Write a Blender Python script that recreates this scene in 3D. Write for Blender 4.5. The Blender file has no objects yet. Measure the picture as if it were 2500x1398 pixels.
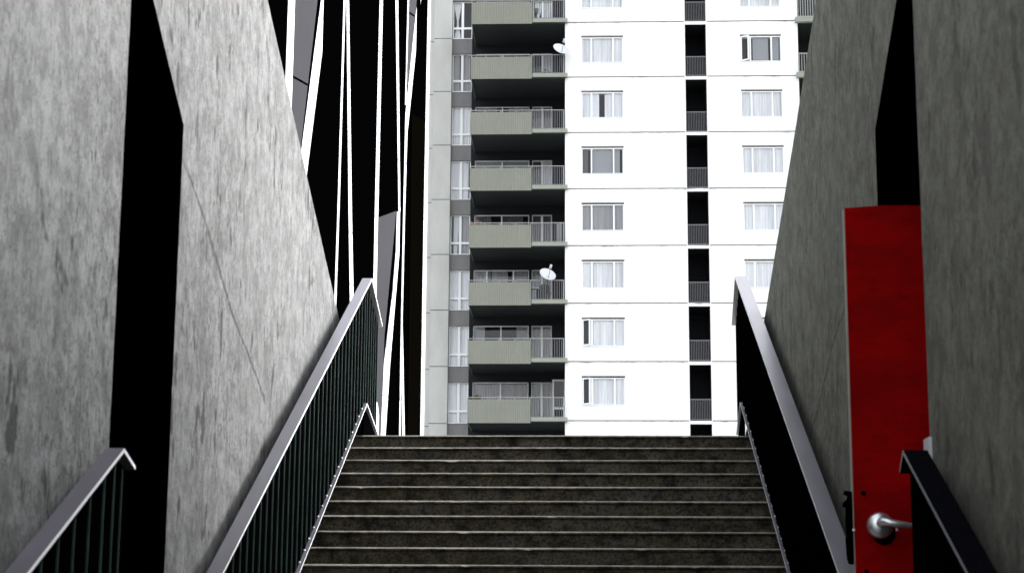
import bpy, bmesh, math, random
from mathutils import Vector, Matrix
random.seed(7)
S = bpy.context.scene
COL = S.collection
R = math.radians

# ---------------------------------------------------------------- camera
FOCAL_PX = 2800.0            # focal length in photograph pixels
FRAME_PX = 1600.0            # photograph pixels across the frame
cam_d = bpy.data.cameras.new('camera')
cam = bpy.data.objects.new('camera', cam_d)
COL.objects.link(cam)
cam.matrix_world = (Matrix.Rotation(R(2.474), 4, 'Z') @ Matrix.Rotation(math.pi/2 + R(11.31), 4, 'X')
                    @ Matrix.Rotation(R(.35), 4, 'Z'))
cam_d.sensor_width = 36
cam_d.lens = 36*FOCAL_PX/FRAME_PX
cam_d.clip_start = .05
cam_d.clip_end = 3000
cam_d.dof.use_dof = True
cam_d.dof.focus_distance = 26
cam_d.dof.aperture_fstop = cam_d.lens/10.5
S.camera = cam
S.render.resolution_x = 1024
S.render.resolution_y = 572

# ---------------------------------------------------------------- sky, sun, exposure
SUN_EL, SUN_AZ = 40.0, 122.0      # az: degrees from straight behind the camera towards its right
W = bpy.data.worlds.new('World'); S.world = W
W.use_nodes = True
nt = W.node_tree; nt.nodes.clear()
wo = nt.nodes.new('ShaderNodeOutputWorld'); bg = nt.nodes.new('ShaderNodeBackground')
sky = nt.nodes.new('ShaderNodeTexSky'); sky.sky_type = 'NISHITA'; sky.sun_disc = False
sky.sun_elevation = R(SUN_EL); sky.air_density = 1.0; sky.dust_density = 4.0; sky.ozone_density = .6
hs = nt.nodes.new('ShaderNodeHueSaturation'); hs.inputs['Saturation'].default_value = .22
nt.links.new(sky.outputs[0], hs.inputs['Color']); nt.links.new(hs.outputs[0], bg.inputs[0])
nt.links.new(bg.outputs[0], wo.inputs[0])
bg.inputs[1].default_value = .15
sd = Vector((math.sin(R(SUN_AZ))*math.cos(R(SUN_EL)), -math.cos(R(SUN_AZ))*math.cos(R(SUN_EL)), math.sin(R(SUN_EL))))
sky.sun_rotation = math.atan2(sd.x, sd.y)
sl = bpy.data.lights.new('sun', 'SUN'); sl.energy = .5; sl.angle = R(12); sl.color = (1, .985, .96)
so = bpy.data.objects.new('sun', sl); COL.objects.link(so)
so.rotation_euler = sd.to_track_quat('Z', 'Y').to_euler()
S.view_settings.view_transform = 'Standard'
S.view_settings.look = 'None'
S.view_settings.exposure = 2.2
S.view_settings.gamma = 1

# ---------------------------------------------------------------- materials
def mat(name, col, rough=.7, metal=0, spec=.5, bump=None, var=None, coat=0):
    m = bpy.data.materials.new(name); m.use_nodes = True
    t = m.node_tree; b = t.nodes['Principled BSDF']
    b.inputs['Base Color'].default_value = (*col, 1)
    b.inputs['Roughness'].default_value = rough
    b.inputs['Metallic'].default_value = metal
    b.inputs['Specular IOR Level'].default_value = spec
    b.inputs['Coat Weight'].default_value = coat
    co = t.nodes.new('ShaderNodeTexCoord')
    if var:      # (scale xyz, strength)
        sc, st = var
        mp = t.nodes.new('ShaderNodeMapping'); mp.inputs['Scale'].default_value = sc
        n = t.nodes.new('ShaderNodeTexNoise'); n.inputs['Scale'].default_value = 1; n.inputs['Detail'].default_value = 7
        n.inputs['Roughness'].default_value = .65
        r = t.nodes.new('ShaderNodeValToRGB')
        r.color_ramp.elements[0].position = .3; r.color_ramp.elements[1].position = .7
        r.color_ramp.elements[0].color = tuple(c*(1-st) for c in col)+(1,)
        r.color_ramp.elements[1].color = tuple(min(1, c*(1+st*.5)) for c in col)+(1,)
        t.links.new(co.outputs['Object'], mp.inputs[0]); t.links.new(mp.outputs[0], n.inputs['Vector'])
        t.links.new(n.outputs['Fac'], r.inputs[0]); t.links.new(r.outputs[0], b.inputs['Base Color'])
        rr = t.nodes.new('ShaderNodeMapRange'); rr.inputs['To Min'].default_value = max(0, rough-.12)
        rr.inputs['To Max'].default_value = min(1, rough+.12)
        t.links.new(n.outputs['Fac'], rr.inputs[0]); t.links.new(rr.outputs[0], b.inputs['Roughness'])
    if bump:
        sc, st, di = bump
        n = t.nodes.new('ShaderNodeTexNoise'); n.inputs['Scale'].default_value = sc; n.inputs['Detail'].default_value = 5
        bp = t.nodes.new('ShaderNodeBump'); bp.inputs['Strength'].default_value = st; bp.inputs['Distance'].default_value = di
        t.links.new(co.outputs['Object'], n.inputs['Vector']); t.links.new(n.outputs['Fac'], bp.inputs['Height'])
        t.links.new(bp.outputs[0], b.inputs['Normal'])
    return m

class G:      # tiny node-graph helper
    def __init__(s, name):
        s.m = bpy.data.materials.new(name); s.m.use_nodes = True; s.t = s.m.node_tree
        s.b = s.t.nodes['Principled BSDF']; s.co = s.t.nodes.new('ShaderNodeTexCoord').outputs['Object']
    def L(s, a, b): s.t.links.new(a, b)
    def put(s, v, inp):
        if hasattr(v, 'is_output'): s.L(v, inp)
        else: inp.default_value = v
    def noise(s, scale, sc=(1, 1, 1), detail=6, rough=.6, loc=(0, 0, 0), vec=None, dist=0):
        mp = s.t.nodes.new('ShaderNodeMapping'); mp.inputs['Scale'].default_value = sc; mp.inputs['Location'].default_value = loc
        s.L(vec or s.co, mp.inputs[0])
        n = s.t.nodes.new('ShaderNodeTexNoise'); n.inputs['Scale'].default_value = scale
        n.inputs['Detail'].default_value = detail; n.inputs['Roughness'].default_value = rough
        n.inputs['Distortion'].default_value = dist
        s.L(mp.outputs[0], n.inputs['Vector']); return n.outputs['Fac']
    def rng(s, v, a, b, c=0., d=1., smooth=True):
        n = s.t.nodes.new('ShaderNodeMapRange'); s.put(v, n.inputs[0])
        if smooth: n.interpolation_type = 'SMOOTHSTEP'
        for i, x in zip((1, 2, 3, 4), (a, b, c, d)): n.inputs[i].default_value = x
        return n.outputs[0]
    def ma(s, op, a, b=0.):
        n = s.t.nodes.new('ShaderNodeMath'); n.operation = op; s.put(a, n.inputs[0]); s.put(b, n.inputs[1]); return n.outputs[0]
    def mix(s, f, a, b, mode='MIX'):
        n = s.t.nodes.new('ShaderNodeMix'); n.data_type = 'RGBA'; n.blend_type = mode
        s.put(f, n.inputs[0])
        s.put(a if hasattr(a, 'is_output') else (*a, 1), n.inputs[6]); s.put(b if hasattr(b, 'is_output') else (*b, 1), n.inputs[7])
        return n.outputs[2]
    def bump(s, h, st, di):
        n = s.t.nodes.new('ShaderNodeBump'); n.inputs['Strength'].default_value = st; n.inputs['Distance'].default_value = di
        s.L(h, n.inputs['Height']); s.L(n.outputs[0], s.b.inputs['Normal'])
    def sep(s):
        n = s.t.nodes.new('ShaderNodeSeparateXYZ'); s.L(s.co, n.inputs[0]); return n.outputs

def concrete(name, light, dark, crack, seed, streak=.45):
    g = G(name)
    big = g.noise(.9, (1, 1, .6), 5, .6, (seed, seed, 0))
    mid = g.noise(11, (1, .55, .55), 9, .80, (seed, 3, 1), dist=.2)
    drip = g.noise(34, (1, .7, .2), 5, .65, (seed, 7, 1))
    speck = g.noise(42, (1, .6, .5), 7, .8, (2, seed, 1), dist=.5)
    pore = g.noise(80, (1, .45, .8), 4, .7, (5, seed, 1))
    grain = g.noise(190, (1, .5, 1), 3, .7)
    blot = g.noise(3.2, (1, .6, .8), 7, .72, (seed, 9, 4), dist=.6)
    amt = g.rng(big, .36, .62, 1, .35)
    base = g.mix(g.rng(mid, .40, .60), tuple(c*.54 for c in light), light)
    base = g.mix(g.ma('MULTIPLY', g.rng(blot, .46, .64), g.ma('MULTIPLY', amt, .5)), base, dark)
    base = g.mix(g.ma('MULTIPLY', g.rng(drip, .50, .66), streak), base, dark)
    m2 = g.ma('MULTIPLY', g.rng(speck, .50, .60), g.ma('MULTIPLY', amt, .75))
    base = g.mix(m2, base, tuple(c*.55 for c in dark))
    base = g.mix(g.ma('MULTIPLY', g.rng(pore, .60, .68), .75), base, tuple(c*.4 for c in dark))
    base = g.mix(g.ma('MULTIPLY', g.rng(grain, .42, .7), .35), base, dark)
    run = g.noise(9, (1, .7, .35), 4, .6, (seed*2, 1, 5))
    base = g.mix(g.rng(run, .60, .67, 0, .8 if seed < 5 else .5), base, tuple(c*.25 for c in dark))
    if crack:    # long winding crack: Y as a curve of Z
        pts, z0, z1, y0, y1, wd = crack
        sx = g.sep()
        t = g.rng(sx[2], z0, z1, 0, 1, False)
        fc = g.t.nodes.new('ShaderNodeFloatCurve'); c = fc.mapping.curves[0]
        pts = sorted(((z-z0)/(z1-z0), (y-y0)/(y1-y0)) for y, z in pts)
        c.points[0].location = pts[0]; c.points[1].location = pts[-1]
        for p in pts[1:-1]: c.points.new(*p)
        fc.mapping.update(); g.L(t, fc.inputs['Value'])
        fy = g.ma('ADD', g.ma('MULTIPLY', fc.outputs[0], y1-y0), y0)
        wob = g.ma('MULTIPLY', g.ma('SUBTRACT', g.noise(14, detail=4), .5), .16)
        d = g.ma('ABSOLUTE', g.ma('ADD', g.ma('SUBTRACT', sx[1], fy), wob))
        k = g.ma('MULTIPLY', g.rng(d, wd*.6, wd*3.2, 1, 0), g.ma('MULTIPLY', g.rng(sx[2], z0-.03, z0+.1), g.rng(sx[2], z1-.03, z1+.03, 1, 0)))
        k = g.ma('MULTIPLY', k, g.rng(g.noise(20), .3, .55, .35, .85))
        base = g.mix(k, base, tuple(x*.35 for x in dark))
    g.L(base, g.b.inputs['Base Color']); g.b.inputs['Roughness'].default_value = .85
    g.b.inputs['Specular IOR Level'].default_value = .25
    g.bump(g.ma('ADD', mid, g.ma('MULTIPLY', speck, .4)), .35, .012)
    return g.m

M = {}
crL = ([(8.763, 2.335), (9.143, 2.209), (9.636, 2.0), (10.094, 1.812), (10.512, 1.693), (11.1, 1.50)], 1.45, 2.36, 8.6, 11.2, .024)
crR = ([(9.323, 1.891), (10.087, 1.787), (10.854, 1.529), (11.549, 1.295)], 1.28, 1.90, 9.2, 11.6, .018)
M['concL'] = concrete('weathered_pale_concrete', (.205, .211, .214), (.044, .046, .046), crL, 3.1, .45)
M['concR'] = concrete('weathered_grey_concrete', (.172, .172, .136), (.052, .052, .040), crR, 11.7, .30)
M['black'] = mat('black_void', (.0004, .0004, .0005), 1.0, spec=0)  # near-black; holds the unlit depth of the wall openings in its colour
M['blackmetal'] = mat('black_coated_steel', (.0008, .0008, .001), 1.0, spec=0)
M['rib'] = mat('green_black_rib', (.024, .055, .045), .6, spec=.2, var=((30, 30, 6), .6))
M['cap'] = mat('brushed_lilac_steel', (.105, .104, .124), .38, .5, var=((14, 3, 3), .22), bump=(90, .08, .002))
M['capmid'] = mat('grey_lilac_steel', (.075, .072, .09), .42, .3, var=((14, 3, 3), .2))
M['capdark'] = mat('dark_reflection_steel', (.004, .004, .006), .9, .0, 0, var=((60, 60, 60), .5))  # cap steel blackened to hold the dark wall it reflects
M['edge'] = mat('steel_edge_highlight', (.86, .87, .90), .5, 0)  # near-white, so the light caught by the cap edges sits in the colour
M['edgedark'] = mat('dull_steel_edge', (.22, .23, .23), .5, 0)
g = G('white_fin')
sz = g.sep()[2]
wz = g.ma('ADD', sz, g.ma('MULTIPLY', g.noise(2.0, detail=4), .22))
fz = g.ma('FRACT', g.ma('DIVIDE', wz, .97))
seam = g.ma('MULTIPLY', g.rng(fz, .0, .035, 1, 0), g.rng(g.noise(1.7, detail=3), .42, .55))
refl_smear = g.ma('MULTIPLY', g.rng(fz, .02, .5, 1, 0), g.rng(g.noise(9, (1, 1, .16), 5, .6), .50, .62))  # blue-grey smudged reflections painted onto the fins
base = g.mix(g.ma('MULTIPLY', refl_smear, .85), (.55, .58, .61), (.10, .135, .18)); base = g.mix(seam, base, (.03, .03, .035))
g.L(base, g.b.inputs['Base Color']); g.b.inputs['Roughness'].default_value = .5
M['fin'] = g.m
M['finpanel'] = mat('lilac_grey_panel', (.027, .0265, .033), .8, spec=.1, var=((2, 2, .7), .12))
M['brown'] = mat('brown_black_panel', (.0012, .001, .0006), 1.0, spec=0)
M['white'] = mat('white_render', (.86, .86, .84), .8, var=((.5, .5, .25), .04))
g = G('white_render_with_dirt')
sx = g.sep()
fz = g.ma('FRACT', g.ma('DIVIDE', g.ma('SUBTRACT', sx[2], 10.34), 2.8))
n_ = g.noise(.9, (1, 1, 3), 6, .7); st_ = g.noise(5, (1, 1, .12), 5, .7)
under = g.ma('MULTIPLY', g.rng(fz, .955, .995), g.rng(n_, .50, .66))
dr_ = g.ma('MULTIPLY', g.rng(fz, .70, 1.0), g.rng(st_, .56, .75))
base = g.mix(g.ma('MULTIPLY', g.noise(.35, detail=5), .10), (.86, .86, .84), (.7, .7, .66))
base = g.mix(g.ma('MULTIPLY', under, .8), base, (.20, .20, .18)); base = g.mix(g.ma('MULTIPLY', dr_, .45), base, (.38, .38, .35))
g.L(base, g.b.inputs['Base Color']); g.b.inputs['Roughness'].default_value = .85
M['white'] = g.m
M['joint'] = mat('dark_joint', (.05, .05, .05), .9)
M['pil'] = mat('grey_precast', (.53, .53, .505), .8, var=((.9, .9, .3), .16), bump=(6, .2, .02))
M['spandrel'] = mat('grey_spandrel', (.2, .2, .2), .8, var=((1.5, 1.5, .5), .2))
M['dark'] = mat('loggia_shade', (.014, .015, .019), .8, spec=.2)  # loggia walls darkened in colour to carry their natural shadow
M['soffit'] = mat('soffit_shade', (.030, .034, .036), .85, spec=.2)  # shade under the slabs and in the right recess, put into the colour
M['balc'] = mat('sage_corrugated_sheet', (.222, .230, .190), .65, var=((.9, .9, .9), .10))
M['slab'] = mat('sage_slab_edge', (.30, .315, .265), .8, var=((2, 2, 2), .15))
M['rail'] = mat('grey_painted_rail', (.17, .17, .18), .5)
M['raillight'] = mat('light_painted_rail', (.36, .36, .36), .5)
M['frame'] = mat('white_window_frame', (.85, .86, .87), .5)
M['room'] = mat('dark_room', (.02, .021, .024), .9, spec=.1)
M['cwhite'] = mat('white_curtain', (.66, .68, .71), .95, spec=.1, var=((5, 5, .25), .28))
M['cgrey'] = mat('grey_curtain', (.27, .27, .28), .95, spec=.1, var=((9, 9, .4), .3))
M['cdark'] = mat('dark_curtain', (.10, .095, .10), .95, spec=.1, var=((9, 9, .4), .4))
M['blind_and_reflection'] = mat('pale_blind_and_reflection', (.24, .255, .27), .9, spec=.1)
M['red'] = None
M['metal'] = mat('satin_chrome', (.72, .74, .76), .32, .9)
M['plastic'] = mat('white_plastic', (.55, .57, .59), .4)
M['leafy'] = mat('dull_leaves', (.13, .11, .04), .8, var=((30, 30, 30), .5))
M['pinkleaf'] = mat('reddish_leaves', (.42, .24, .19), .8, var=((30, 30, 30), .4))
M['pot'] = mat('clay_pot', (.32, .16, .10), .8)
M['paleedge'] = mat('raw_door_edge', (.30, .26, .21), .8)
M['pave'] = mat('paving', (.20, .20, .19), .85, var=((.8, .8, .8), .3), bump=(30, .2, .01))
M['green'] = mat('green_plastic', (.03, .11, .05), .5)

g = G('thin_window_glass')
for n in list(g.t.nodes): 
    if n.type == 'BSDF_PRINCIPLED': g.t.nodes.remove(n)
tr = g.t.nodes.new('ShaderNodeBsdfTransparent'); gl = g.t.nodes.new('ShaderNodeBsdfGlossy'); gl.inputs['Roughness'].default_value = .02
tr.inputs[0].default_value = (1, 1, 1, 1)
fr = g.t.nodes.new('ShaderNodeFresnel'); fr.inputs[0].default_value = 1.6
mx = g.t.nodes.new('ShaderNodeMixShader'); out = [n for n in g.t.nodes if n.type == 'OUTPUT_MATERIAL'][0]
ge = g.t.nodes.new('ShaderNodeNewGeometry')
g.L(g.rng(ge.outputs['Backfacing'], 0, 1, 1.5, 1/1.5, False), fr.inputs[0])
g.L(fr.outputs[0], mx.inputs[0]); g.L(tr.outputs[0], mx.inputs[1]); g.L(gl.outputs[0], mx.inputs[2]); g.L(mx.outputs[0], out.inputs[0])
M['glass'] = g.m

g = G('scuffed_red_paint')
a = g.noise(2.2, (1, 1, 2.0), 7, .7); b_ = g.noise(60, (1, 1, 1), 4, .7); c_ = g.noise(5, (.5, 1, 7), 6, .7)
base = g.mix(g.rng(a, .35, .7), (.18, .0003, .0004), (.31, .0004, .0008))
base = g.mix(g.ma('MULTIPLY', g.rng(c_, .54, .75), .6), base, (.13, .0005, .0005))
base = g.mix(g.ma('MULTIPLY', g.rng(b_, .5, .8), .35), base, (.14, .0008, .0008))
g.L(base, g.b.inputs['Base Color']); g.b.inputs['Roughness'].default_value = .75
g.b.inputs['Specular IOR Level'].default_value = .04
g.bump(b_, .15, .003)
M['red'] = g.m

g = G('mossy_step_concrete')
n1 = g.noise(7, (1, 1, 1), 8, .75); n2 = g.noise(45, (1, 1, 1), 5, .75); n3 = g.noise(1.3, (1, 1, 1), 4, .6, (4, 2, 1)); n4 = g.noise(2.6, (1, 1.5, 3), 5, .6, (9, 2, 1))
base = g.mix(g.rng(n1, .36, .62), (.007, .007, .005), (.10, .084, .055))
base = g.mix(g.ma('MULTIPLY', g.rng(n4, .46, .66), .7), base, (.11, .10, .085))
base = g.mix(g.ma('MULTIPLY', g.rng(n3, .52, .68), .5), base, (.055, .046, .022))
base = g.mix(g.rng(n2, .46, .62, 0, .85), base, (.008, .008, .006))
g.L(base, g.b.inputs['Base Color']); g.b.inputs['Roughness'].default_value = .85
g.b.inputs['Specular IOR Level'].default_value = .2
g.bump(g.ma('ADD', n1, n2), .6, .012)
M['step'] = g.m
M['nosing'] = mat('worn_skylit_nosing', (.21, .20, .165), .8, var=((14, 14, 14), .6), bump=(60, .4, .004))  # worn edge, also lightened to hold the skylight its bevel catches

# ---------------------------------------------------------------- mesh helpers
def box(bm, x0, x1, y0, y1, z0, z1, mi=0):
    v = [bm.verts.new((x, y, z)) for x in (x0, x1) for y in (y0, y1) for z in (z0, z1)]
    for f in ((0, 1, 3, 2), (4, 6, 7, 5), (0, 4, 5, 1), (2, 3, 7, 6), (0, 2, 6, 4), (1, 5, 7, 3)):
        bm.faces.new([v[i] for i in f]).material_index = mi

def quad(bm, pts, mi=0):
    f = bm.faces.new([bm.verts.new(p) for p in pts]); f.material_index = mi; return f

def prism(bm, pts, off, mi=0, side=None):
    off = Vector(off)
    a = [bm.verts.new(p) for p in pts]; b = [bm.verts.new(Vector(p)+off) for p in pts]
    bm.faces.new(a).material_index = mi; bm.faces.new(b[::-1]).material_index = mi
    n = len(a)
    for i in range(n):
        bm.faces.new((a[i], b[i], b[(i+1) % n], a[(i+1) % n])).material_index = mi if side is None else side

def tube(bm, pts, r, seg=10, mi=0, r1=None):
    rings = []
    pts = [Vector(p) for p in pts]
    for i, p in enumerate(pts):
        d = (pts[min(i+1, len(pts)-1)]-pts[max(i-1, 0)]).normalized()
        u = d.cross(Vector((0, 0, 1)) if abs(d.z) < .9 else Vector((1, 0, 0))).normalized(); w = d.cross(u)
        rr = r if r1 is None else r+(r1-r)*i/(len(pts)-1)
        rings.append([bm.verts.new(p+(u*math.cos(2*math.pi*k/seg)+w*math.sin(2*math.pi*k/seg))*rr) for k in range(seg)])
    for a, b in zip(rings, rings[1:]):
        for k in range(seg):
            f = bm.faces.new((a[k], a[(k+1) % seg], b[(k+1) % seg], b[k])); f.smooth = True; f.material_index = mi
    for rg in (rings[0][::-1], rings[-1]): bm.faces.new(rg).material_index = mi

def lathe(bm, prof, axis_o, axis_d, seg=28, mi=0):
    o = Vector(axis_o); d = Vector(axis_d).normalized()
    u = d.cross(Vector((0, 0, 1)) if abs(d.z) < .9 else Vector((1, 0, 0))).normalized(); w = d.cross(u)
    rings = [[bm.verts.new(o+d*h+(u*math.cos(2*math.pi*k/seg)+w*math.sin(2*math.pi*k/seg))*max(r, 1e-4)) for k in range(seg)] for r, h in prof]
    for a, b in zip(rings, rings[1:]):
        for k in range(seg):
            f = bm.faces.new((a[k], a[(k+1) % seg], b[(k+1) % seg], b[k])); f.smooth = True; f.material_index = mi

def obj(name, bm, mats, parent=None, label=None):
    if name != 'glass': bmesh.ops.recalc_face_normals(bm, faces=bm.faces)
    me = bpy.data.meshes.new(name); bm.to_mesh(me); bm.free()
    for m in (mats if isinstance(mats, (list, tuple)) else [mats]): me.materials.append(m)
    o = bpy.data.objects.new(name, me); COL.objects.link(o)
    if parent:
        o.parent = parent; o.matrix_parent_inverse = parent.matrix_world.inverted()
    if label: o['label'] = label
    return o

def thing(name, label, cat, loc=(0, 0, 0), group=None):
    o = bpy.data.objects.new(name, None); COL.objects.link(o); o.location = loc
    o.matrix_world = Matrix.Translation(loc)
    o['label'] = label; o['category'] = cat
    if group: o['group'] = group
    return o
def struct(name, bm, m):
    o = obj(name, bm, m); o['kind'] = 'structure'; return o
NB = bmesh.new

# ---------------------------------------------------------------- ground
ZL, ZG, ZP = -.645, -1.573, 1.731         # lower landing, ground, upper plaza
WL, WR = -2.03, 1.42                       # faces of the two side walls
b = NB(); quad(b, [(-900, -300, ZG), (900, -300, ZG), (900, 1500, ZG), (-900, 1500, ZG)]); struct('ground', b, M['pave'])
b = NB(); box(b, -300, 300, 15.27, 420, ZG-.2, ZP-.004); struct('plaza', b, M['pave'])
b = NB(); box(b, WL+.002, WR-.002, 7.30, 9.87, ZG-.2, ZL-.004); struct('landing', b, M['pave'])

# ---------------------------------------------------------------- staircases
RUN, RISE = .2854, .132
def steps(root, n, y0, z0, nm='step'):
    for i in range(n):
        b = NB(); y = y0-i*RUN; z = z0-i*RISE
        N = 90; rows = []
        chips = [(random.uniform(WL, WR), random.uniform(.015, .06), random.uniform(.004, .012)) for _ in range(random.choice((0, 1, 2, 2)))]
        ph = random.uniform(0, 9)
        for k in range(N+1):
            x = WL+.003+(WR-WL-.006)*k/N
            j = random.uniform(-.0012, .0012)+.0018*math.sin(x*2.3+ph)
            for cx, cw, cd in chips: j -= cd*math.exp(-((x-cx)/cw)**2)
            jy = random.uniform(-.001, .001)-min(0, j)*.8
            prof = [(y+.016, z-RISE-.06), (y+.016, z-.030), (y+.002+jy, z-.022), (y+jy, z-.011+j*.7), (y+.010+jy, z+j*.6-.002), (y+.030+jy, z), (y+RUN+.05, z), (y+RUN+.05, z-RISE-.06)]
            rows.append([b.verts.new((x, py, pz)) for py, pz in prof])
        for a, c in zip(rows, rows[1:]):
            for q in range(7):
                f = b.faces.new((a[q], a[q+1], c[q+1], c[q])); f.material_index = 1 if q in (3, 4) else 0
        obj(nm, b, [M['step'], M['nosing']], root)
st = thing('staircase', 'wide mossy dark concrete staircase climbing between the two handrails towards the tower', 'staircase', (-.3, 15, ZL))
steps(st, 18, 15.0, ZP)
st2 = thing('staircase', 'lower flight of concrete steps nearest the camera, below the red door', 'staircase', (-.3, 7, ZG))
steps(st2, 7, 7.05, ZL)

# ---------------------------------------------------------------- side walls
def jag(pts, amp, step=.09):
    out = []
    n = len(pts)
    for i in range(n):
        a, c = Vector(pts[i]), Vector(pts[(i+1) % n]); L_ = (c-a).length
        out.append(tuple(a))
        if L_ < 12:
            k = int(L_/step)
            nrm = Vector((-(c-a).y, (c-a).x)).normalized()
            for j in range(1, k):
                out.append(tuple(a+(c-a)*j/k+nrm*random.uniform(-amp, amp)))
    return out
def side_wall(root, X, thick, sgn, ends, ap, mtop, m):
    # outline in (y, z): doorway from Y 7.5 to 8.6 with a slanted head
    near, far = 7.5, 8.605
    kz, ax, az = ap
    pts = [(-3, ZG-.3), (near, ZG-.3), (near, az), (ax, az+.09), (far, kz), (far, ZG-.3), (ends[0][0], ZG-.3)] + ends + mtop + [(-3, mtop[-1][1]-.3)]
    pts = jag(pts, .0035)
    b = NB(); prism(b, [(X, y, z) for y, z in pts], (sgn*thick, 0, 0), 0)
    # doorway reveals get the black material
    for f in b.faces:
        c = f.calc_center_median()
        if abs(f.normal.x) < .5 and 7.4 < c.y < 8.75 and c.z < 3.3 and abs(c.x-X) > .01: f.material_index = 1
    return obj('wall_slab', b, [m, M['black']], root)
# right
wr = thing('concrete_wall', 'dark grey concrete wall on the right with the red door standing in its opening', 'wall', (WR, 8, ZG))
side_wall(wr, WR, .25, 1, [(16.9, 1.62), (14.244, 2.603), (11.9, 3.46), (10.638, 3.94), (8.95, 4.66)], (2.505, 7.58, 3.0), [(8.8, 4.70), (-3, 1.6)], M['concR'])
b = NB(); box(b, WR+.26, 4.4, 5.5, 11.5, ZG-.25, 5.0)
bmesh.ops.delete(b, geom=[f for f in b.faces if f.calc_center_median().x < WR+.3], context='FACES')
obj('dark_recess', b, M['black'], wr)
b = NB(); box(b, WR-.014, WR-.001, 7.455, 7.57, .714, .855); obj('strike_plate', b, M['plastic'], wr, 'white plate on the edge of the opening')
# left
wl = thing('concrete_wall', 'pale streaked concrete wall on the left with a tall black slanted opening', 'wall', (WL, 8, ZG))
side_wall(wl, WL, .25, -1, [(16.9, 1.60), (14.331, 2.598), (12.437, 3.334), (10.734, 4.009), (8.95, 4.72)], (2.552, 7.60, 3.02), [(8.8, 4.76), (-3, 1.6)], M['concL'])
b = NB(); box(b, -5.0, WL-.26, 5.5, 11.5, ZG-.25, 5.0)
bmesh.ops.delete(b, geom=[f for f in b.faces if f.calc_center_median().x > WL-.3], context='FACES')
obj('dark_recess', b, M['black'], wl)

# ---------------------------------------------------------------- balustrades
def sweep(b, path, w, t, sgn, mi_top=0, mi_edge=1, serr=False):
    # path of inner-edge points; flat bar w wide (towards the wall), t thick
    P = []
    for p in path:
        x, y, z = p
        P.append([b.verts.new((x, y, z)), b.verts.new((x+sgn*w, y, z)), b.verts.new((x+sgn*w, y, z-t)), b.verts.new((x, y, z-t))])
    for a, c in zip(P, P[1:]):
        for q, mi in ((0, mi_top), (1, mi_edge), (2, mi_top), (3, mi_edge)):
            b.faces.new((a[q], a[(q+1) % 4], c[(q+1) % 4], c[q])).material_index = mi
    b.faces.new(P[0][::-1]).material_index = mi_edge; b.faces.new(P[-1]).material_index = mi_edge
def balustrade(label, sgn, xi, xs, y0, yp, zp, q, drop, capw, mats, group, rib_m, strip=True, edge_t=.017):
    SL = .4625
    root = thing('balustrade', label, 'balustrade', (xi, yp, zp-1.35), group)
    z0 = zp-(yp-y0)*SL
    path = [(xi, y0, z0), (xi, yp, zp), (q[0], q[1], zp)]
    b = NB(); sweep(b, path, capw, edge_t, sgn); obj('handrail_cap', b, mats, root)
    # solid panel
    off = .045*sgn
    b = NB()
    lo = [(xi+off, y0, z0-drop), (xi+off, yp, zp-drop), (q[0]+off, q[1], zp-drop)]
    hi = [(xi+off, y0, z0-.018), (xi+off, yp, zp-.018), (q[0]+off, q[1], zp-.018)]
    prism(b, [lo[0], lo[1], hi[1], hi[0]], (sgn*.02, 0, 0))
    prism(b, [(lo[1][0], lo[1][1]+.001, zp-1.345), (lo[2][0], lo[2][1], zp-1.345), hi[2], (hi[1][0], hi[1][1]+.001, hi[1][2])], (sgn*.02, 0, 0))
    obj('solid_panel', b, M['blackmetal'], root)
    # ribs
    b = NB(); y = y0+.1
    while y < q[1]-.02:
        if y <= yp: x, z = xi+off, zp-(yp-y)*SL
        else:
            f = (y-yp)/(q[1]-yp); x, z = xi+off+(q[0]-xi)*f, zp
        box(b, min(x, x-sgn*.008), max(x, x-sgn*.008)-.0005, y-.004, y+.004, z-drop+.01, z-.022)
        y += .19 if y < yp else .42
    obj('ribbing', b, rib_m, root)
    if strip:
        b = NB()
        sp = [(xs, y0, z0-drop), (xs, yp, zp-drop), (q[0]+(xs-xi), q[1], zp-drop)]
        sweep(b, sp, .048, .012, sgn)
        y = y0+.05            # scalloped tabs along the outer edge
        while y < yp-.05:
            z = zp-drop-(yp-y)*SL
            xa = xs+sgn*.028
            tube(b, [(xa, y, z+.0), (xa, y, z+.010)], .011, 8, 1)
            y += .19
        obj('kick_strip', b, [mats[0], mats[1]], root)
    return root
gp = 'steel balustrades beside the stairs'
balustrade('long lilac-capped steel balustrade left of the stairs with green-black ribs', -1, -1.85, -1.868, 8.9, 15, 3.078, (-2.02, 17.3), 1.078, .082, [M['cap'], M['edge']], gp, M['rib'])
balustrade('long steel balustrade right of the stairs, black inside with a bright cap', 1, 1.248, 1.272, 8.9, 15, 3.088, (1.40, 17.3), 1.078, .10, [M['cap'], M['edge']], gp, M['blackmetal'])
balustrade('short near balustrade at the lower left corner with rounded silver edge', -1, -1.845, -1.86, 3.6, 7.05, .76, (-1.985, 7.79), 1.1, .075, [M['capmid'], M['edge']], gp, M['rib'])
balustrade('short black near balustrade at the lower right, overlapping the red door', 1, 1.228, 1.24, 3.6, 7.05, .757, (1.35, 7.85), 1.1, .095, [M['capdark'], M['edgedark']], gp, M['blackmetal'])

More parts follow.
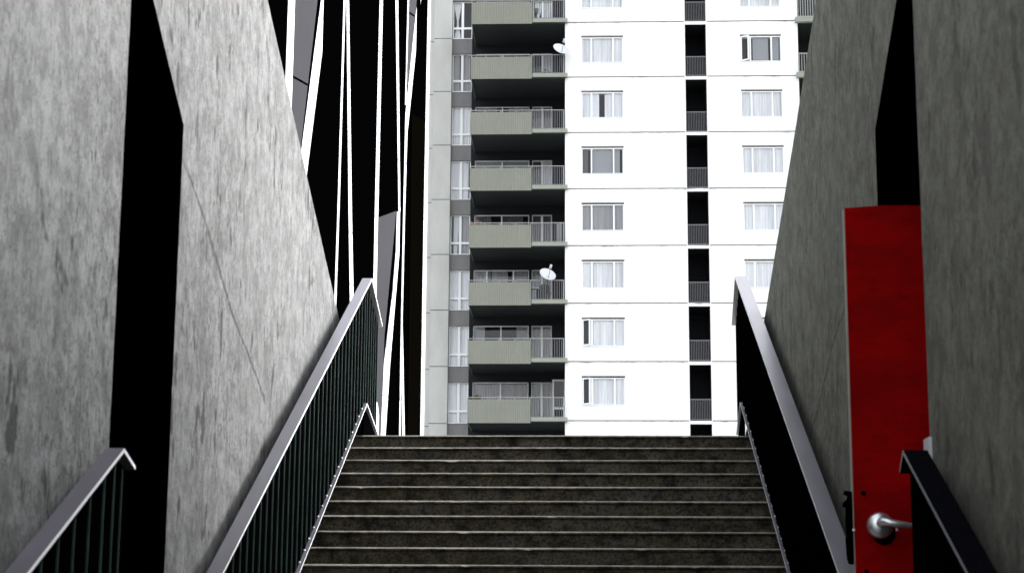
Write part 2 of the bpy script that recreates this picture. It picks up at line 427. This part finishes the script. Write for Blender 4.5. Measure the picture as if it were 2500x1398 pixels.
# ---------------------------------------------------------------- red door
dr = thing('door', 'narrow scuffed red door with a silver lever handle', 'door', (1.6, 8.32, ZL))
b = NB(); N = 14
top = [(1.214+(2.05-1.214)*k/N, 2.036+.012*math.sin(min(1, k/6)*math.pi/1.4)) for k in range(N+1)]
prism(b, [(1.214, 8.30, ZL+.01), (2.05, 8.30, ZL+.01)]+[(x, 8.30, z) for x, z in reversed(top)], (0, .045, 0), 0)
obj('door_leaf', b, M['red'], dr)
b = NB(); box(b, 1.2085, 1.2135, 8.303, 8.343, ZL+.01, 2.03); obj('edge_strip', b, M['paleedge'], dr, 'pale worn door edge')
b = NB()
pr = [(1.207, .70), (1.178, .705), (1.176, .69), (1.192, .685), (1.190, .668), (1.172, .655), (1.170, .635), (1.183, .63), (1.181, .56), (1.186, .5), (1.179, .49), (1.183, .40), (1.190, .375), (1.207, .372)]
prism(b, [(x, 8.30, z) for x, z in pr], (0, .06, 0)); obj('lock_case', b, M['black'], dr)
b = NB(); lathe(b, [(.0, -.006), (.006, -.006), (.007, 0)], (1.2095, 8.296, .525), (0, 1, 0), 12); obj('latch_pin', b, M['edge'], dr)
for zz, xx in ((.693, 1.259), (.339, 1.262)):
    b = NB(); lathe(b, [(0, -.006), (.010, -.006), (.011, 0)], (xx, 8.2995, zz), (0, 1, 0), 12); obj('screw', b, M['black'], dr)
hx, hz = 1.327, .545
b = NB(); lathe(b, [(0, -.010), (.042, -.010), (.052, -.004), (.052, 0)], (hx+.020, 8.2995, hz-.035), (0, 1, 0), 30)
obj('rose_shadow', b, M['black'], dr)  # black disc set below the rose, drawn as its shadow
b = NB(); lathe(b, [(0, -.052), (.034, -.050), (.052, -.040), (.060, -.026), (.060, -.0105)], (hx, 8.2995, hz), (0, 1, 0), 32)
hd = obj('handle_rose', b, M['metal'], dr)
b = NB()
tube(b, [(hx, 8.25, hz+.01), (hx, 8.225, hz+.012), (hx+.010, 8.208, hz+.012), (hx+.03, 8.20, hz+.008), (hx+.08, 8.198, hz), (hx+.125, 8.20, hz-.006), (hx+.155, 8.203, hz-.008)], .023, 16, r1=.012)
tube(b, [(hx+.065, 8.215, hz-.015), (hx+.065, 8.213, hz-.030)], .007, 8)
obj('lever', b, M['metal'], dr)

# ---------------------------------------------------------------- black building with white fins
FA = Vector((-5.701, 30.0, 0)); FU = Vector((.36186, .93223, 0)); FN = Vector((.93223, -.36186, 0))
def fp(s, z, o=0.): return FA+FU*s+FN*o+Vector((0, 0, z))
fb = thing('office_building', 'black building with slanting white fins between the left wall and the tower', 'building', (-7, 33, ZP))
b = NB()
prism(b, [fp(-6, ZP-.1), fp(6.385, ZP-.1), fp(6.386, 4.09), fp(6.385, 8.67), fp(6.43, 14.2), fp(-6, 13.0)], -FN*9)
obj('dark_facade', b, M['black'], fb)
# folded dark panels behind the fins
b = NB()
for s0, s1 in ((-.5, .7), (1.6, 2.7), (2.9, 4.2), (5.3, 5.45), (5.62, 6.3)):
    prism(b, [fp(s0, 1.8, .005), fp(s1, 1.8, .005), fp((s0+s1)/2, 1.8, .02)], (0, 0, 12))
obj('folded_cladding', b, M['black'], fb)
b = NB(); prism(b, [fp(5.80, 1.9, .021), fp(6.25, 1.9, .021), fp(6.28, 10.7, .021), fp(5.72, 10.7, .021)], FN*.004); obj('cladding_panel', b, M['brown'], fb)
FINS = {
'S1': ([(0.74, 12.706), (0.729, 9.89), (0.724, 7.755), (.70, 4.5)], [(0.972, 12.792), (0.97, 9.841), (0.942, 7.806), (.93, 4.5)]),
'S2': ([(2.163, 13.244), (1.359, 8.802), (1.239, 8.113), (.9, 6.2)], [(2.446, 13.352), (1.568, 8.373), (1.50, 7.9), (1.2, 6.2)]),
'S3': ([(2.782, 13.479), (2.742, 7.854), (2.703, 5.775)], [(2.851, 13.506), (2.815, 7.871), (2.775, 5.787)]),
'S4': ([(2.79, 13.475), (3.175, 7.951), (3.337, 5.879)], [(2.874, 13.507), (3.3, 7.979), (3.487, 5.904)]),
'S5': ([(4.239, 14.033), (4.223, 8.184), (4.232, 4.78), (4.24, 3.6)], [(4.373, 14.084), (4.363, 8.216), (4.362, 4.797), (4.37, 3.6)]),
'S6': ([(4.82, 14.254), (5.227, 8.53)], [(4.944, 14.301), (5.303, 8.53)]),
'S6b': ([(5.151, 8.497), (5.13, 7.639), (5.026, 6.814), (4.722, 5.348), (4.646, 3.901), (4.56, 2.3)], [(5.276, 8.525), (5.282, 7.67), (5.171, 6.84), (4.976, 5.384), (4.839, 3.922), (4.70, 2.3)]),
'S7': ([(5.473, 14.2), (5.428, 10.806)], [(5.539, 14.2), (5.473, 10.819)]),
'S8': ([(6.059, 14.2), (5.45, 10.608), (5.434, 8.454), (5.422, 6.352), (5.431, 3.985), (5.44, 2)], [(6.225, 14.2), (5.551, 10.228), (5.51, 8.471), (5.489, 6.364), (5.497, 3.992), (5.5, 2)]),
'S8b': ([(5.480, 5.712), (5.566, 3.999), (5.66, 2.2)], [(5.494, 6.235), (5.671, 4.01), (5.76, 2.2)]),
'S9': ([(6.426, 14.2), (6.373, 8.664), (6.372, 4.085), (6.37, ZP)], [(6.534, 14.2), (6.486, 8.689), (6.487, 4.097), (6.48, ZP)]),
}
for k, (l, r) in FINS.items():
    b = NB(); o = .016 if k != 'S6b' else .022
    if k in ('S4', 'S8b'): o = .019
    for i in range(len(l)-1):
        prism(b, [fp(*l[i], .01), fp(*r[i], .01), fp(*r[i+1], .01), fp(*l[i+1], .01)], FN*(o-.01))
    obj('fin', b, M['fin'], fb)
for nm, (l, r) in {'P1': ([(0.985, 12.792), (0.985, 9.841), (0.975, 8.6), (.965, 7.7)], [(1.986, 13.177), (1.344, 8.979), (1.25, 8.5), (1.1, 7.7)]),
     'P2': ([(4.375, 8.204), (4.375, 4.797), (4.38, 3.872), (4.38, 2.3)], [(5.123, 8.504), (4.724, 5.917), (4.638, 3.9), (4.55, 2.3)]),
     'P3': ([(5.545, 14.2), (5.483, 11.231)], [(6.024, 14.2), (5.549, 11.251)])}.items():
    b = NB()
    for i in range(len(l)-1):
        prism(b, [fp(*l[i], .004), fp(*r[i], .004), fp(*r[i+1], .004), fp(*l[i+1], .004)], FN*.014)
    obj('grey_panel', b, M['finpanel'], fb)
b = NB(); prism(b, [fp(.97, 10.05, .019), fp(1.5, 10.05, .019), fp(1.5, 10.09, .019), fp(.97, 10.09, .019)], FN*.003); obj('panel_seam', b, M['black'], fb)
b = NB(); prism(b, [fp(5.52, 12.8, .019), fp(5.77, 12.8, .019), fp(5.77, 12.84, .019), fp(5.52, 12.84, .019)], FN*.003)
obj('panel_seam', b, M['black'], fb)

# ---------------------------------------------------------------- apartment tower
TW = thing('apartment_tower', 'tall white apartment tower with sage green balconies and a dark recessed column', 'tower', (2, 86, ZP))
D, B = 83.7, 86.7
Z0, FH, TOP = 10.34, 2.8, 33.3
def zk(k): return Z0+FH*k
XL, XR = -1.09, 10.24
def grid_wall(name, x0, x1, z0, z1, Y, ops, mats):
    # ops: (x0,x1,z0,z1,depth,mat_reveal,mat_back)
    xs = sorted({x0, x1, *[o[0] for o in ops], *[o[1] for o in ops]}); zs = sorted({z0, z1, *[o[2] for o in ops], *[o[3] for o in ops]})
    b = NB(); vs = {}
    def V(x, z):
        if (x, z) not in vs: vs[(x, z)] = b.verts.new((x, Y, z))
        return vs[(x, z)]
    for xa, xb in zip(xs, xs[1:]):
        for za, zb in zip(zs, zs[1:]):
            cx, cz = (xa+xb)/2, (za+zb)/2
            if any(o[0] < cx < o[1] and o[2] < cz < o[3] for o in ops): continue
            b.faces.new((V(xa, za), V(xb, za), V(xb, zb), V(xa, zb)))
    for xa, xb, za, zb, d, mr, mb in ops:
        a = [(xa, za), (xb, za), (xb, zb), (xa, zb)]
        for i in range(4):
            p, q = a[i], a[(i+1) % 4]
            quad(b, [(p[0], Y, p[1]), (q[0], Y, q[1]), (q[0], Y+d, q[1]), (p[0], Y+d, p[1])], mr)
        quad(b, [(x, Y+d, z) for x, z in a], mb)
    return b
CX0, CX1 = 4.762, 5.78
ops = []
K = range(-1, 8)
for k in K:
    z = zk(k)
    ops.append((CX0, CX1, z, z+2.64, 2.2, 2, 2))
    for xa, xb in ((XL, CX0-.04), (CX1+.04, XR)):
        ops.append((xa+.001, xb-.001, z-.022, z+.020, .07, 1, 1))
    if k >= 0:
        for xa, xb in ((-.30, 1.74), (7.43, 9.43)):
            ops.append((xa, xb, z+.72, z+2.12, .75, 0, 3))
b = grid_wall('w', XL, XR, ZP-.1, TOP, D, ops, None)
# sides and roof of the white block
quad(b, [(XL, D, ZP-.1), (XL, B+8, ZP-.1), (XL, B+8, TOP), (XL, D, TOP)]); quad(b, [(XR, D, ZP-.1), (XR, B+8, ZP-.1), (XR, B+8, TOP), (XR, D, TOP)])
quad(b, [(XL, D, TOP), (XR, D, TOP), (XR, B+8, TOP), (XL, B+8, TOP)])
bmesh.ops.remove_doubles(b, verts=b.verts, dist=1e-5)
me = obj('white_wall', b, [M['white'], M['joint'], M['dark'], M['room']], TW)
# stains under the joints
# back wall with loggia windows and tall windows
ops = []
for k in range(0, 8):
    z = zk(k)
    ops.append((-6.84, -5.85, z+.23, z+2.25, .6, 1, 2))
    ops.append((-5.66, -2.91, z+.90, z+2.26, .6, 1, 2))
    ops.append((-2.78, -1.78, z+.15, z+2.26, .6, 1, 2))
b = grid_wall('bw', -6.86, XL, ZP-.1, TOP, B, ops, None)
for f in b.faces:  # wall behind the balconies switches to the shadow-carrying dark colour
    c = f.calc_center_median()
    if f.material_index == 0 and abs(c.y-B) < .001 and c.x > -5.8: f.material_index = 3
me = obj('recessed_wall', b, [M['spandrel'], M['joint'], M['room'], M['dark']], TW)
b = NB(); box(b, -6.86, XL, B+.7, B+8, ZP-.1, TOP); obj('rear_block', b, M['spandrel'], TW)
# pilasters with joints
for x0, x1, yy, dz, nm in ((-7.775, -6.862, B-.20, .22, 'pilaster'), (-8.0, -7.78, B-.05, .10, 'pilaster')):
    b = NB(); zprev = ZP-.1
    for k in range(-2, 9):
        z1 = min(TOP, zk(k)+dz) if k < 8 else TOP
        box(b, x0, x1, yy, B+7.9, zprev, z1-.035, 0); box(b, x0+.02, x1-.02, yy+.03, B+7.9, z1-.035, z1, 1); zprev = z1
    obj(nm, b, [M['pil'], M['joint']], TW)

# windows --------------------------------------------------------------
def curtain_bm(x0, x1, z0, z1, Y, n, amp=.035, tie=None, taper=0.):
    b = NB(); N = n*8; rows = []
    zs = [z1-(z1-z0)*i/8 for i in range(9)]
    ph = random.uniform(0, 6)
    w = [random.uniform(.5, 1.3) for _ in range(n+1)]
    for z in zs:
        t = (z1-z)/(z1-z0); row = []
        for i in range(N+1):
            u = i/N; a = amp*w[min(n, int(u*n))]*(.5+.5*t)
            x = x0+(x1-x0)*u
            if tie: 
                sq = 1-.75*math.exp(-((t-.55)/.28)**2); x = (x0+x1)/2+(x-(x0+x1)/2)*sq
            if taper: x = x0+(x-x0)*(1-taper*t*t)
            row.append(b.verts.new((x, Y+a*math.sin(2*math.pi*n*u+ph), z)))
        rows.append(row)
    for a, c in zip(rows, rows[1:]):
        for i in range(N): f = b.faces.new((a[i], a[i+1], c[i+1], c[i])); f.smooth = True
    return b
HEAD_SHADOW = .085
def window(x0, x1, z0, z1, Y, mull, transom=None, curtains=(), open_left=False, fw=.055, mw=.075, label=None, name='window'):
    b = NB(); yf, yb = (Y+.10, Y+.17) if Y > 85 else (Y+.055, Y+.115)
    zfull = z1
    if Y < 85: z1 = z1-HEAD_SHADOW  # lowered frame leaves a dark gap that imitates the head's shadow
    box(b, x0+.001, x0+fw, yf, yb, z0+.001, z1-.001); box(b, x1-fw, x1-.001, yf, yb, z0+.001, z1-.001)
    box(b, x0+fw, x1-fw, yf, yb, z0+.001, z0+fw); box(b, x0+fw, x1-fw, yf, yb, z1-fw*.9, z1-.001)
    xs = [x0+(x1-x0)*m for m in mull]
    for x in xs: box(b, x-mw/2, x+mw/2, yf-.01, yb, z0+fw, z1-fw*.9)
    if transom:
        zt = z0+(z1-z0)*transom; box(b, x0+fw, x1-fw, yf-.006, yb-.002, zt-.05, zt+.05)
    box(b, x0+.001, x1-.001, Y-.03, yf, z0-.0, z0+.035)      # sill
    w = obj(name, b, M['frame'], TW, label)
    b = NB(); quad(b, [(x0+fw*.5, yf+.04, z0+.03), (x1-fw*.5, yf+.04, z0+.03), (x1-fw*.5, yf+.04, z1-.03), (x0+fw*.5, yf+.04, z1-.03)])
    obj('glass', b, M['glass'], w)
    for c in curtains:
        f0, f1, mk, kw = c if len(c) == 4 else (*c, {})
        cz0 = z0+.06+(z1-z0)*kw.get('lift', 0)
        cb = curtain_bm(x0+fw+(x1-x0-2*fw)*f0, x0+fw+(x1-x0-2*fw)*f1, cz0, z1-.02, yb+.035, max(2, int((x1-x0)*(f1-f0)*(7 if mk != 'blind_and_reflection' else 14))),
                        .02 if mk != 'blind_and_reflection' else .004, kw.get('tie'), kw.get('taper', 0))
        obj('blind_and_reflection' if mk == 'blind_and_reflection' else 'curtain', cb, M[mk], w)
    if open_left:
        b = NB(); h0, h1 = z0+.03, z1-.03
        a = R(38); L_ = (x1-x0)*mull[0]-.03
        def P(s, o=0): return (x0+.02+math.cos(a)*s*1.0+math.sin(a)*o, Y-.0-math.sin(a)*s*.9+math.cos(a)*o, 0)
        for s0, s1, za, zb in ((0, .06, h0, h1), (L_-.06, L_, h0, h1), (.06, L_-.06, h0, h0+.06), (.06, L_-.06, h1-.06, h1)):
            p, q = P(s0), P(s1); p2, q2 = P(s1, .04), P(s0, .04)
            prism(b, [(p[0], p[1], za), (q[0], q[1], za), (p2[0], p2[1], za), (q2[0], q2[1], za)], (0, 0, zb-za))
        obj('open_sash', b, M['frame'], w)
    return w
W_ = ('cwhite',)
leftwin = {7: [(0, 1, 'cwhite')], 6: [(0, 1, 'cwhite')], 5: [(0, .42, 'cwhite'), (.56, 1, 'cwhite')], 4: [(0, .14, 'cdark'), (.26, .74, 'blind_and_reflection'), (.78, .93, 'blind_and_reflection')],  # grey sheets in the uncurtained window paint in its pane reflections
           3: [(0, 1, 'cgrey')], 2: [(0, 1, 'cwhite')], 1: [(.16, 1, 'cwhite')], 0: [(.16, 1, 'cwhite')]}
rightwin = {7: [(0, 1, 'cwhite')], 6: [(.30, .70, 'blind_and_reflection'), (.78, .97, 'blind_and_reflection')], 5: [(0, 1, 'cwhite')], 4: [(0, 1, 'cwhite')], 3: [(0, 1, 'cwhite')], 2: [(0, 1, 'cwhite')], 1: [(0, 1, 'cwhite')], 0: [(0, 1, 'cwhite')]}
tallwin = {7: [(.02, .4, 'cwhite', {'tie': 1})], 6: [(0, .36, 'cgrey'), (.5, .95, 'cgrey')], 5: [(0, 1, 'cwhite')], 4: [(0, .45, 'cwhite'), (.52, .92, 'cwhite')],
           3: [(.12, .42, 'cwhite', {'taper': .3}), (.60, 1, 'cgrey')], 2: [(0, 1, 'cwhite')], 1: [(0, 1, 'cwhite')], 0: [(0, 1, 'cwhite')]}
logwin = {7: [(0, 1, 'cgrey')], 6: [(.02, .96, 'cdark')], 5: [(.02, .40, 'cgrey'), (.62, 1, 'cgrey')], 4: [(0, 1, 'blind_and_reflection')], 3: [(0, .3, 'cdark'), (.5, .9, 'cdark')],
          2: [(0, .30, 'cgrey'), (.32, .62, 'cgrey'), (.70, 1, 'cgrey')], 1: [(0, .2, 'blind_and_reflection'), (.79, 1, 'blind_and_reflection')], 0: [(0, 1, 'cgrey')]}
doorc = {7: [(.05, .45, 'cwhite', {'tie': 1}), (.52, 1, 'cwhite', {'taper': .5})], 6: [(.5, .95, 'cwhite')], 5: [(0, .45, 'cgrey'), (.55, 1, 'cgrey')], 4: [(0, .45, 'cdark'), (.5, 1, 'cwhite')],
         3: [(0, 1, 'cdark', {'lift': .35})], 2: [(0, .42, 'cgrey'), (.55, 1, 'cgrey')], 1: [(0, .45, 'cgrey'), (.55, 1, 'cgrey')], 0: [(0, .45, 'cgrey'), (.55, 1, 'cgrey')]}
for k in range(0, 8):
    z = zk(k)
    window(-.30, 1.74, z+.72, z+2.12, D, (.24, .76), None, leftwin[k], k in (1, 0), label={4: 'window with no curtain and grey panes', 3: 'window with a grey curtain', 5: 'window with a narrow dark gap between its curtains'}.get(k))
    window(7.43, 9.43, z+.72, z+2.12, D, (.25, .76), None, rightwin[k], k == 6, label={6: 'window with dark side panes and an open sash'}.get(k))
    window(-6.84, -5.85, z+.23, z+2.25, B, (.5,), .30, tallwin[k], fw=.05, mw=.12)
    mm = (.24, .72) if k == 2 else (.5,)
    window(-5.66, -2.91, z+.90, z+2.26, B, mm, None, logwin[k], fw=.05, mw=.06)
    window(-2.78, -1.78, z+.15, z+2.26, B, (.5,), .13 if k in (0, 1) else None, doorc[k], fw=.05, mw=.11, name='glazed_door')
# side door, lowest balcony
b = NB(); z = zk(0)
for x0, x1, za, zb in ((-1.74, -1.66, .15, 2.3), (-1.66, -1.12, 2.22, 2.3), (-1.66, -1.12, .85, .95), (-1.16, -1.10, .15, 2.22)): box(b, x0, x1, B-.6, B-.52, z+za, z+zb)
sd_ = obj('side_door', b, M['frame'], TW, 'white framed side door on the lowest visible balcony')
b = NB(); quad(b, [(-1.66, B-.56, z+.95), (-1.16, B-.56, z+.95), (-1.16, B-.56, z+2.22), (-1.66, B-.56, z+2.22)]); obj('glass', b, M['glass'], sd_)

# balconies ------------------------------------------------------------
def corr(b, x0, x1, Y, z0, z1, pitch=.088, amp=.007, t=.03):
    n = int((x1-x0)/pitch*4); top, bot = [], []
    pr = []
    for i in range(n+1):
        x = x0+(x1-x0)*i/n; o = amp*(1 if (i//2) % 2 else -1)
        pr.append((x, Y+o))
    vs = [(b.verts.new((x, y, z0)), b.verts.new((x, y, z1))) for x, y in pr]
    vb = [(b.verts.new((x, y+t, z0)), b.verts.new((x, y+t, z1))) for x, y in pr]
    for a, c, d, e in zip(vs, vs[1:], vb, vb[1:]):
        b.faces.new((a[0], c[0], c[1], a[1])); b.faces.new((d[0], d[1], e[1], e[0]))
        b.faces.new((a[1], c[1], e[1], d[1])); b.faces.new((a[0], d[0], e[0], c[0]))
proto = None
def make_balcony(z):
    YF = D-.30
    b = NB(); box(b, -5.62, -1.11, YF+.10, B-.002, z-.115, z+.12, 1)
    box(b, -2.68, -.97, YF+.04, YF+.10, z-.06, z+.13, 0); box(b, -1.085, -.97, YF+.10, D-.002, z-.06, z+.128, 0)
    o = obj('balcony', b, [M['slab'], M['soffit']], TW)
    b = NB(); corr(b, -5.67, -2.70, YF, z-.15, z+.965); box(b, -5.67, -5.64, YF+.05, B-.01, z-.15, z+.965)
    obj('corrugated_panel', b, M['balc'], o)
    b = NB(); zt = z+1.075
    box(b, -5.68, -1.12, YF+.02, YF+.07, zt-.03, zt)
    for x in (-5.66, -4.95, -4.2, -3.45, -2.72, -1.15): box(b, x-.02, x+.02, YF+.045, YF+.06, z+.9 if x < -2.75 else z+.12, zt-.03)
    obj('handrail', b, M['raillight'], o)
    b = NB(); n = 14
    for i in range(1, n): 
        x = -2.68+(1.55)*i/n; box(b, x-.014, x+.014, YF+.05, YF+.075, z+.16, zt-.031)
    box(b, -2.68, -1.13, YF+.049, YF+.076, z+.145, z+.17)
    obj('bar_railing', b, M['rail'], o)
    return o
def dup(o, parent, dz):
    c = o.copy(); COL.objects.link(c); c.parent = parent; c.matrix_parent_inverse = o.matrix_parent_inverse.copy()
    if parent is TW: c.location = (c.location.x, c.location.y, c.location.z+dz)
    for ch in list(o.children): dup(ch, c, 0)
    return c
proto = make_balcony(zk(0))
for k in range(1, 8): dup(proto, TW, FH*k)
# railings in the recessed column
b = NB()
z = zk(-1)
def col_rail(z):
    b = NB()
    box(b, CX0+.01, CX1-.01, D+.04, D+.08, z+.99, z+1.03); box(b, CX0+.01, CX1-.01, D+.04, D+.08, z+.05, z+.08)
    n = 12
    for i in range(n+1):
        x = CX0+.03+(CX1-CX0-.06)*i/n; box(b, x-.009, x+.009, D+.05, D+.07, z+.081, z+.989)
    return obj('bar_railing', b, M['rail'], TW)
cr = col_rail(zk(-1))
for k in range(0, 8): dup(cr, TW, FH*(k+1))
# right hand balconies
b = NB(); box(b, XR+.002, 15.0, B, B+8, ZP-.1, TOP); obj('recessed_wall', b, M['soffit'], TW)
b = NB(); box(b, 15.0, 19, D, B+8, ZP-.1, TOP); obj('white_wall', b, M['white'], TW)
def rb(z):
    b = NB(); box(b, 10.12, 15.0, D-.25, D-.002, z-.14, z+.10); box(b, XR+.004, 14.99, D, B-.002, z-.115, z+.10, 1)
    o = obj('balcony', b, [M['slab'], M['soffit']], TW)
    b = NB(); box(b, 10.24, 14.95, D-.21, D-.16, z+1.04, z+1.08); box(b, 10.24, 14.95, D-.20, D-.17, z+.13, z+.16)
    x = 10.26
    while x < 14.9: box(b, x-.014, x+.014, D-.195, D-.175, z+.1601, z+1.0399); x += .12
    obj('bar_railing', b, M['raillight'], o)
    return o
r0 = rb(zk(0))
for k in range(1, 8): dup(r0, TW, FH*k)

# ---------------------------------------------------------------- things on the balconies
def dish(x, z, label, tilt):
    t = thing('satellite_dish', label, 'satellite dish', (x, D-.45, z), 'satellite dishes on the balconies')
    b = NB(); d = Vector((.35, -.75, .62)).normalized()
    prof = [(.40*i/8, .10*(i/8)**2-.10) for i in range(9)]+[(.405, .002), (.395, -.012)]+[(.39*i/8, .10*(i/8)**2-.112) for i in range(7, -1, -1)]
    lathe(b, prof, (x, D-.5, z), d, 32)
    for v in b.verts: v.co = Vector((x, D-.5, z))+(v.co-Vector((x, D-.5, z)))*1.0
    obj('reflector', b, M['plastic'], t)
    b = NB(); c = Vector((x, D-.5, z))
    tube(b, [c-d*.10, c-d*.16+Vector((0, 0, -.1)), c+Vector((-.02, .16, -.45)), c+Vector((-.02, .2, -.9))], .022, 8); obj('mast', b, M['joint'], t)
    b = NB(); tube(b, [c+Vector((0, 0, -.30)), c+d*.42+Vector((0, 0, .02))], .012, 6); obj('feed_arm', b, M['joint'], t)
    b = NB(); tube(b, [c+d*.34+Vector((0, 0, .02)), c+d*.50+Vector((0, 0, .06))], .055, 12); obj('receiver', b, M['plastic'], t)
    return t
dish(-1.27, 28.43, 'white satellite dish on the second highest visible balcony', 0)
dish(-1.90, 17.25, 'white satellite dish above the dark covered barbecue, sixth balcony from the top', 0)
def plant(x, z, label, lm, n):
    t = thing('potted_plant', label, 'plant', (x, D+.1, z), 'potted plants behind the balcony panels')
    b = NB(); lathe(b, [(0, 0), (.11, 0), (.15, .26), (.13, .26), (0, .24)], (x, D+.1, z), (0, 0, 1), 16); obj('pot', b, M['pot'], t)
    b = NB()
    for i in range(n):
        a = random.uniform(0, 6.28); r = random.uniform(.02, .38); h = random.uniform(.30, .62)-r*.25
        c = Vector((x+r*math.cos(a), D+.1+r*math.sin(a)*.4, z+h)); d = Vector((random.gauss(0, 1), random.gauss(0, 1), random.gauss(0, .6))).normalized()*.06
        e = Vector((random.gauss(0, 1), random.gauss(0, 1), random.gauss(0, 1))).normalized()*.028
        quad(b, [c-d, c+e, c+d, c-e])
    for i in range(6):
        a = i*1.05; tube(b, [(x, D+.1, z+.22), (x+.22*math.cos(a), D+.1+.08*math.sin(a), z+.48)], .008, 5)
    obj('foliage', b, lm, t)
plant(-5.30, zk(3)+.64, 'reddish potted plant showing over a balcony panel halfway down', M['pinkleaf'], 260)
plant(-5.22, zk(0)+.60, 'yellow-brown potted plant showing over the lowest visible balcony panel', M['leafy'], 260)
# covered barbecue
z = zk(2)+.122
t = thing('barbecue', 'dark covered barbecue behind the bars under the lower satellite dish', 'barbecue', (-2.1, D+.3, z))
b = NB(); lathe(b, [(.33, .10), (.36, .45), (.33, .66), (.22, .82), (.06, .88), (0, .88)], (-2.1, D+.4, z), (0, 0, 1), 12)
for v in b.verts: v.co.x += .03*math.sin(v.co.z*23+v.co.y*9)
obj('cover', b, M['joint'], t)
b = NB()
for sx in (-.2, .2):
    for sy in (-.15, .15): tube(b, [(-2.1+sx, D+.4+sy, z), (-2.1+sx, D+.4+sy, z+.2)], .02, 8)
obj('leg', b, M['joint'], t)
# low white table
t = thing('side_table', 'small white table at the panel end beside the covered barbecue', 'table', (-2.55, D+.3, z))
b = NB(); lathe(b, [(0, .62), (.24, .62), (.25, .64), (.24, .66), (0, .66)], (-2.5, D+.3, z), (0, 0, 1), 20); obj('table_top', b, M['plastic'], t)
for a in (.5, 2.6, 4.7):
    b = NB(); tube(b, [(-2.5+.06*math.cos(a), D+.3+.06*math.sin(a), z+.62), (-2.5+.2*math.cos(a), D+.3+.2*math.sin(a), z)], .012, 8); obj('leg', b, M['plastic'], t)
# white lattice plant stand
z = zk(3)+.122
t = thing('lattice_screen', 'thin white lattice screen behind the bars below the reddish plant', 'screen', (-1.4, D+.1, z))
b = NB()
for i in range(9):
    h = z+.05+i*.1
    prism(b, [(-1.47, D, h), (-1.44, D, h), (-1.30, D, h+.1), (-1.33, D, h+.1)], (0, .02, 0)); prism(b, [(-1.33, D+.021, h), (-1.30, D+.021, h), (-1.44, D+.021, h+.1), (-1.47, D+.021, h+.1)], (0, .02, 0))
box(b, -1.49, -1.471, D, D+.041, z, z+1.0); box(b, -1.30, -1.28, D, D+.041, z, z+1.0)
obj('lattice', b, M['plastic'], t)
# top balcony: green pot + white box
z = zk(7)+.122
t = thing('planter', 'dark green planter behind the bars of the topmost visible balcony', 'planter', (-2.55, D+.1, z))
b = NB(); lathe(b, [(0, .35), (.10, .35), (.14, .62), (.12, .62), (0, .58)], (-2.52, D+.1, z), (0, 0, 1), 14); obj('pot', b, M['green'], t)
b = NB()
for i in range(5): tube(b, [(-2.52, D+.1, z+.34), (-2.52+.16*math.cos(i*1.26), D+.1+.16*math.sin(i*1.26), z)], .012, 6)
obj('stand', b, M['joint'], t)
# small ornament on second balcony
z = zk(6)+.122
t = thing('toy_bicycle', 'small toy bicycle behind the bars under the upper satellite dish', 'bicycle', (-2.0, D+.2, z))
for cx in (-2.14, -1.86):
    b = NB(); pts = [(cx+.10*math.cos(a*.4488), D+.2, z+.12+.10*math.sin(a*.4488)) for a in range(15)]; tube(b, pts, .015, 6); obj('wheel', b, M['joint'], t)
b = NB(); tube(b, [(-2.14, D+.2, z+.12), (-2.05, D+.2, z+.30), (-1.92, D+.2, z+.30), (-1.86, D+.2, z+.12)], .014, 6)
tube(b, [(-2.05, D+.2, z+.30), (-2.0, D+.2, z+.12), (-1.92, D+.2, z+.30), (-1.93, D+.2, z+.42), (-1.98, D+.2, z+.45)], .012, 6)
obj('bicycle_frame', b, M['joint'], t)
b = NB(); box(b, -2.12, -2.0, D+.17, D+.23, z+.33, z+.36); obj('saddle', b, M['joint'], t)

# pale bollard seen under the left balustrade
t = thing('bollard', 'small pale bollard with a rounded top seen under the left balustrade', 'bollard', (-2.78, 22.0, ZP))
b = NB(); lathe(b, [(.13, 0), (.13, 1.05), (.11, 1.20), (.06, 1.29), (0, 1.31)], (-2.72, 22, ZP), (0, 0, 1), 20); obj('post', b, M['fin'], t)
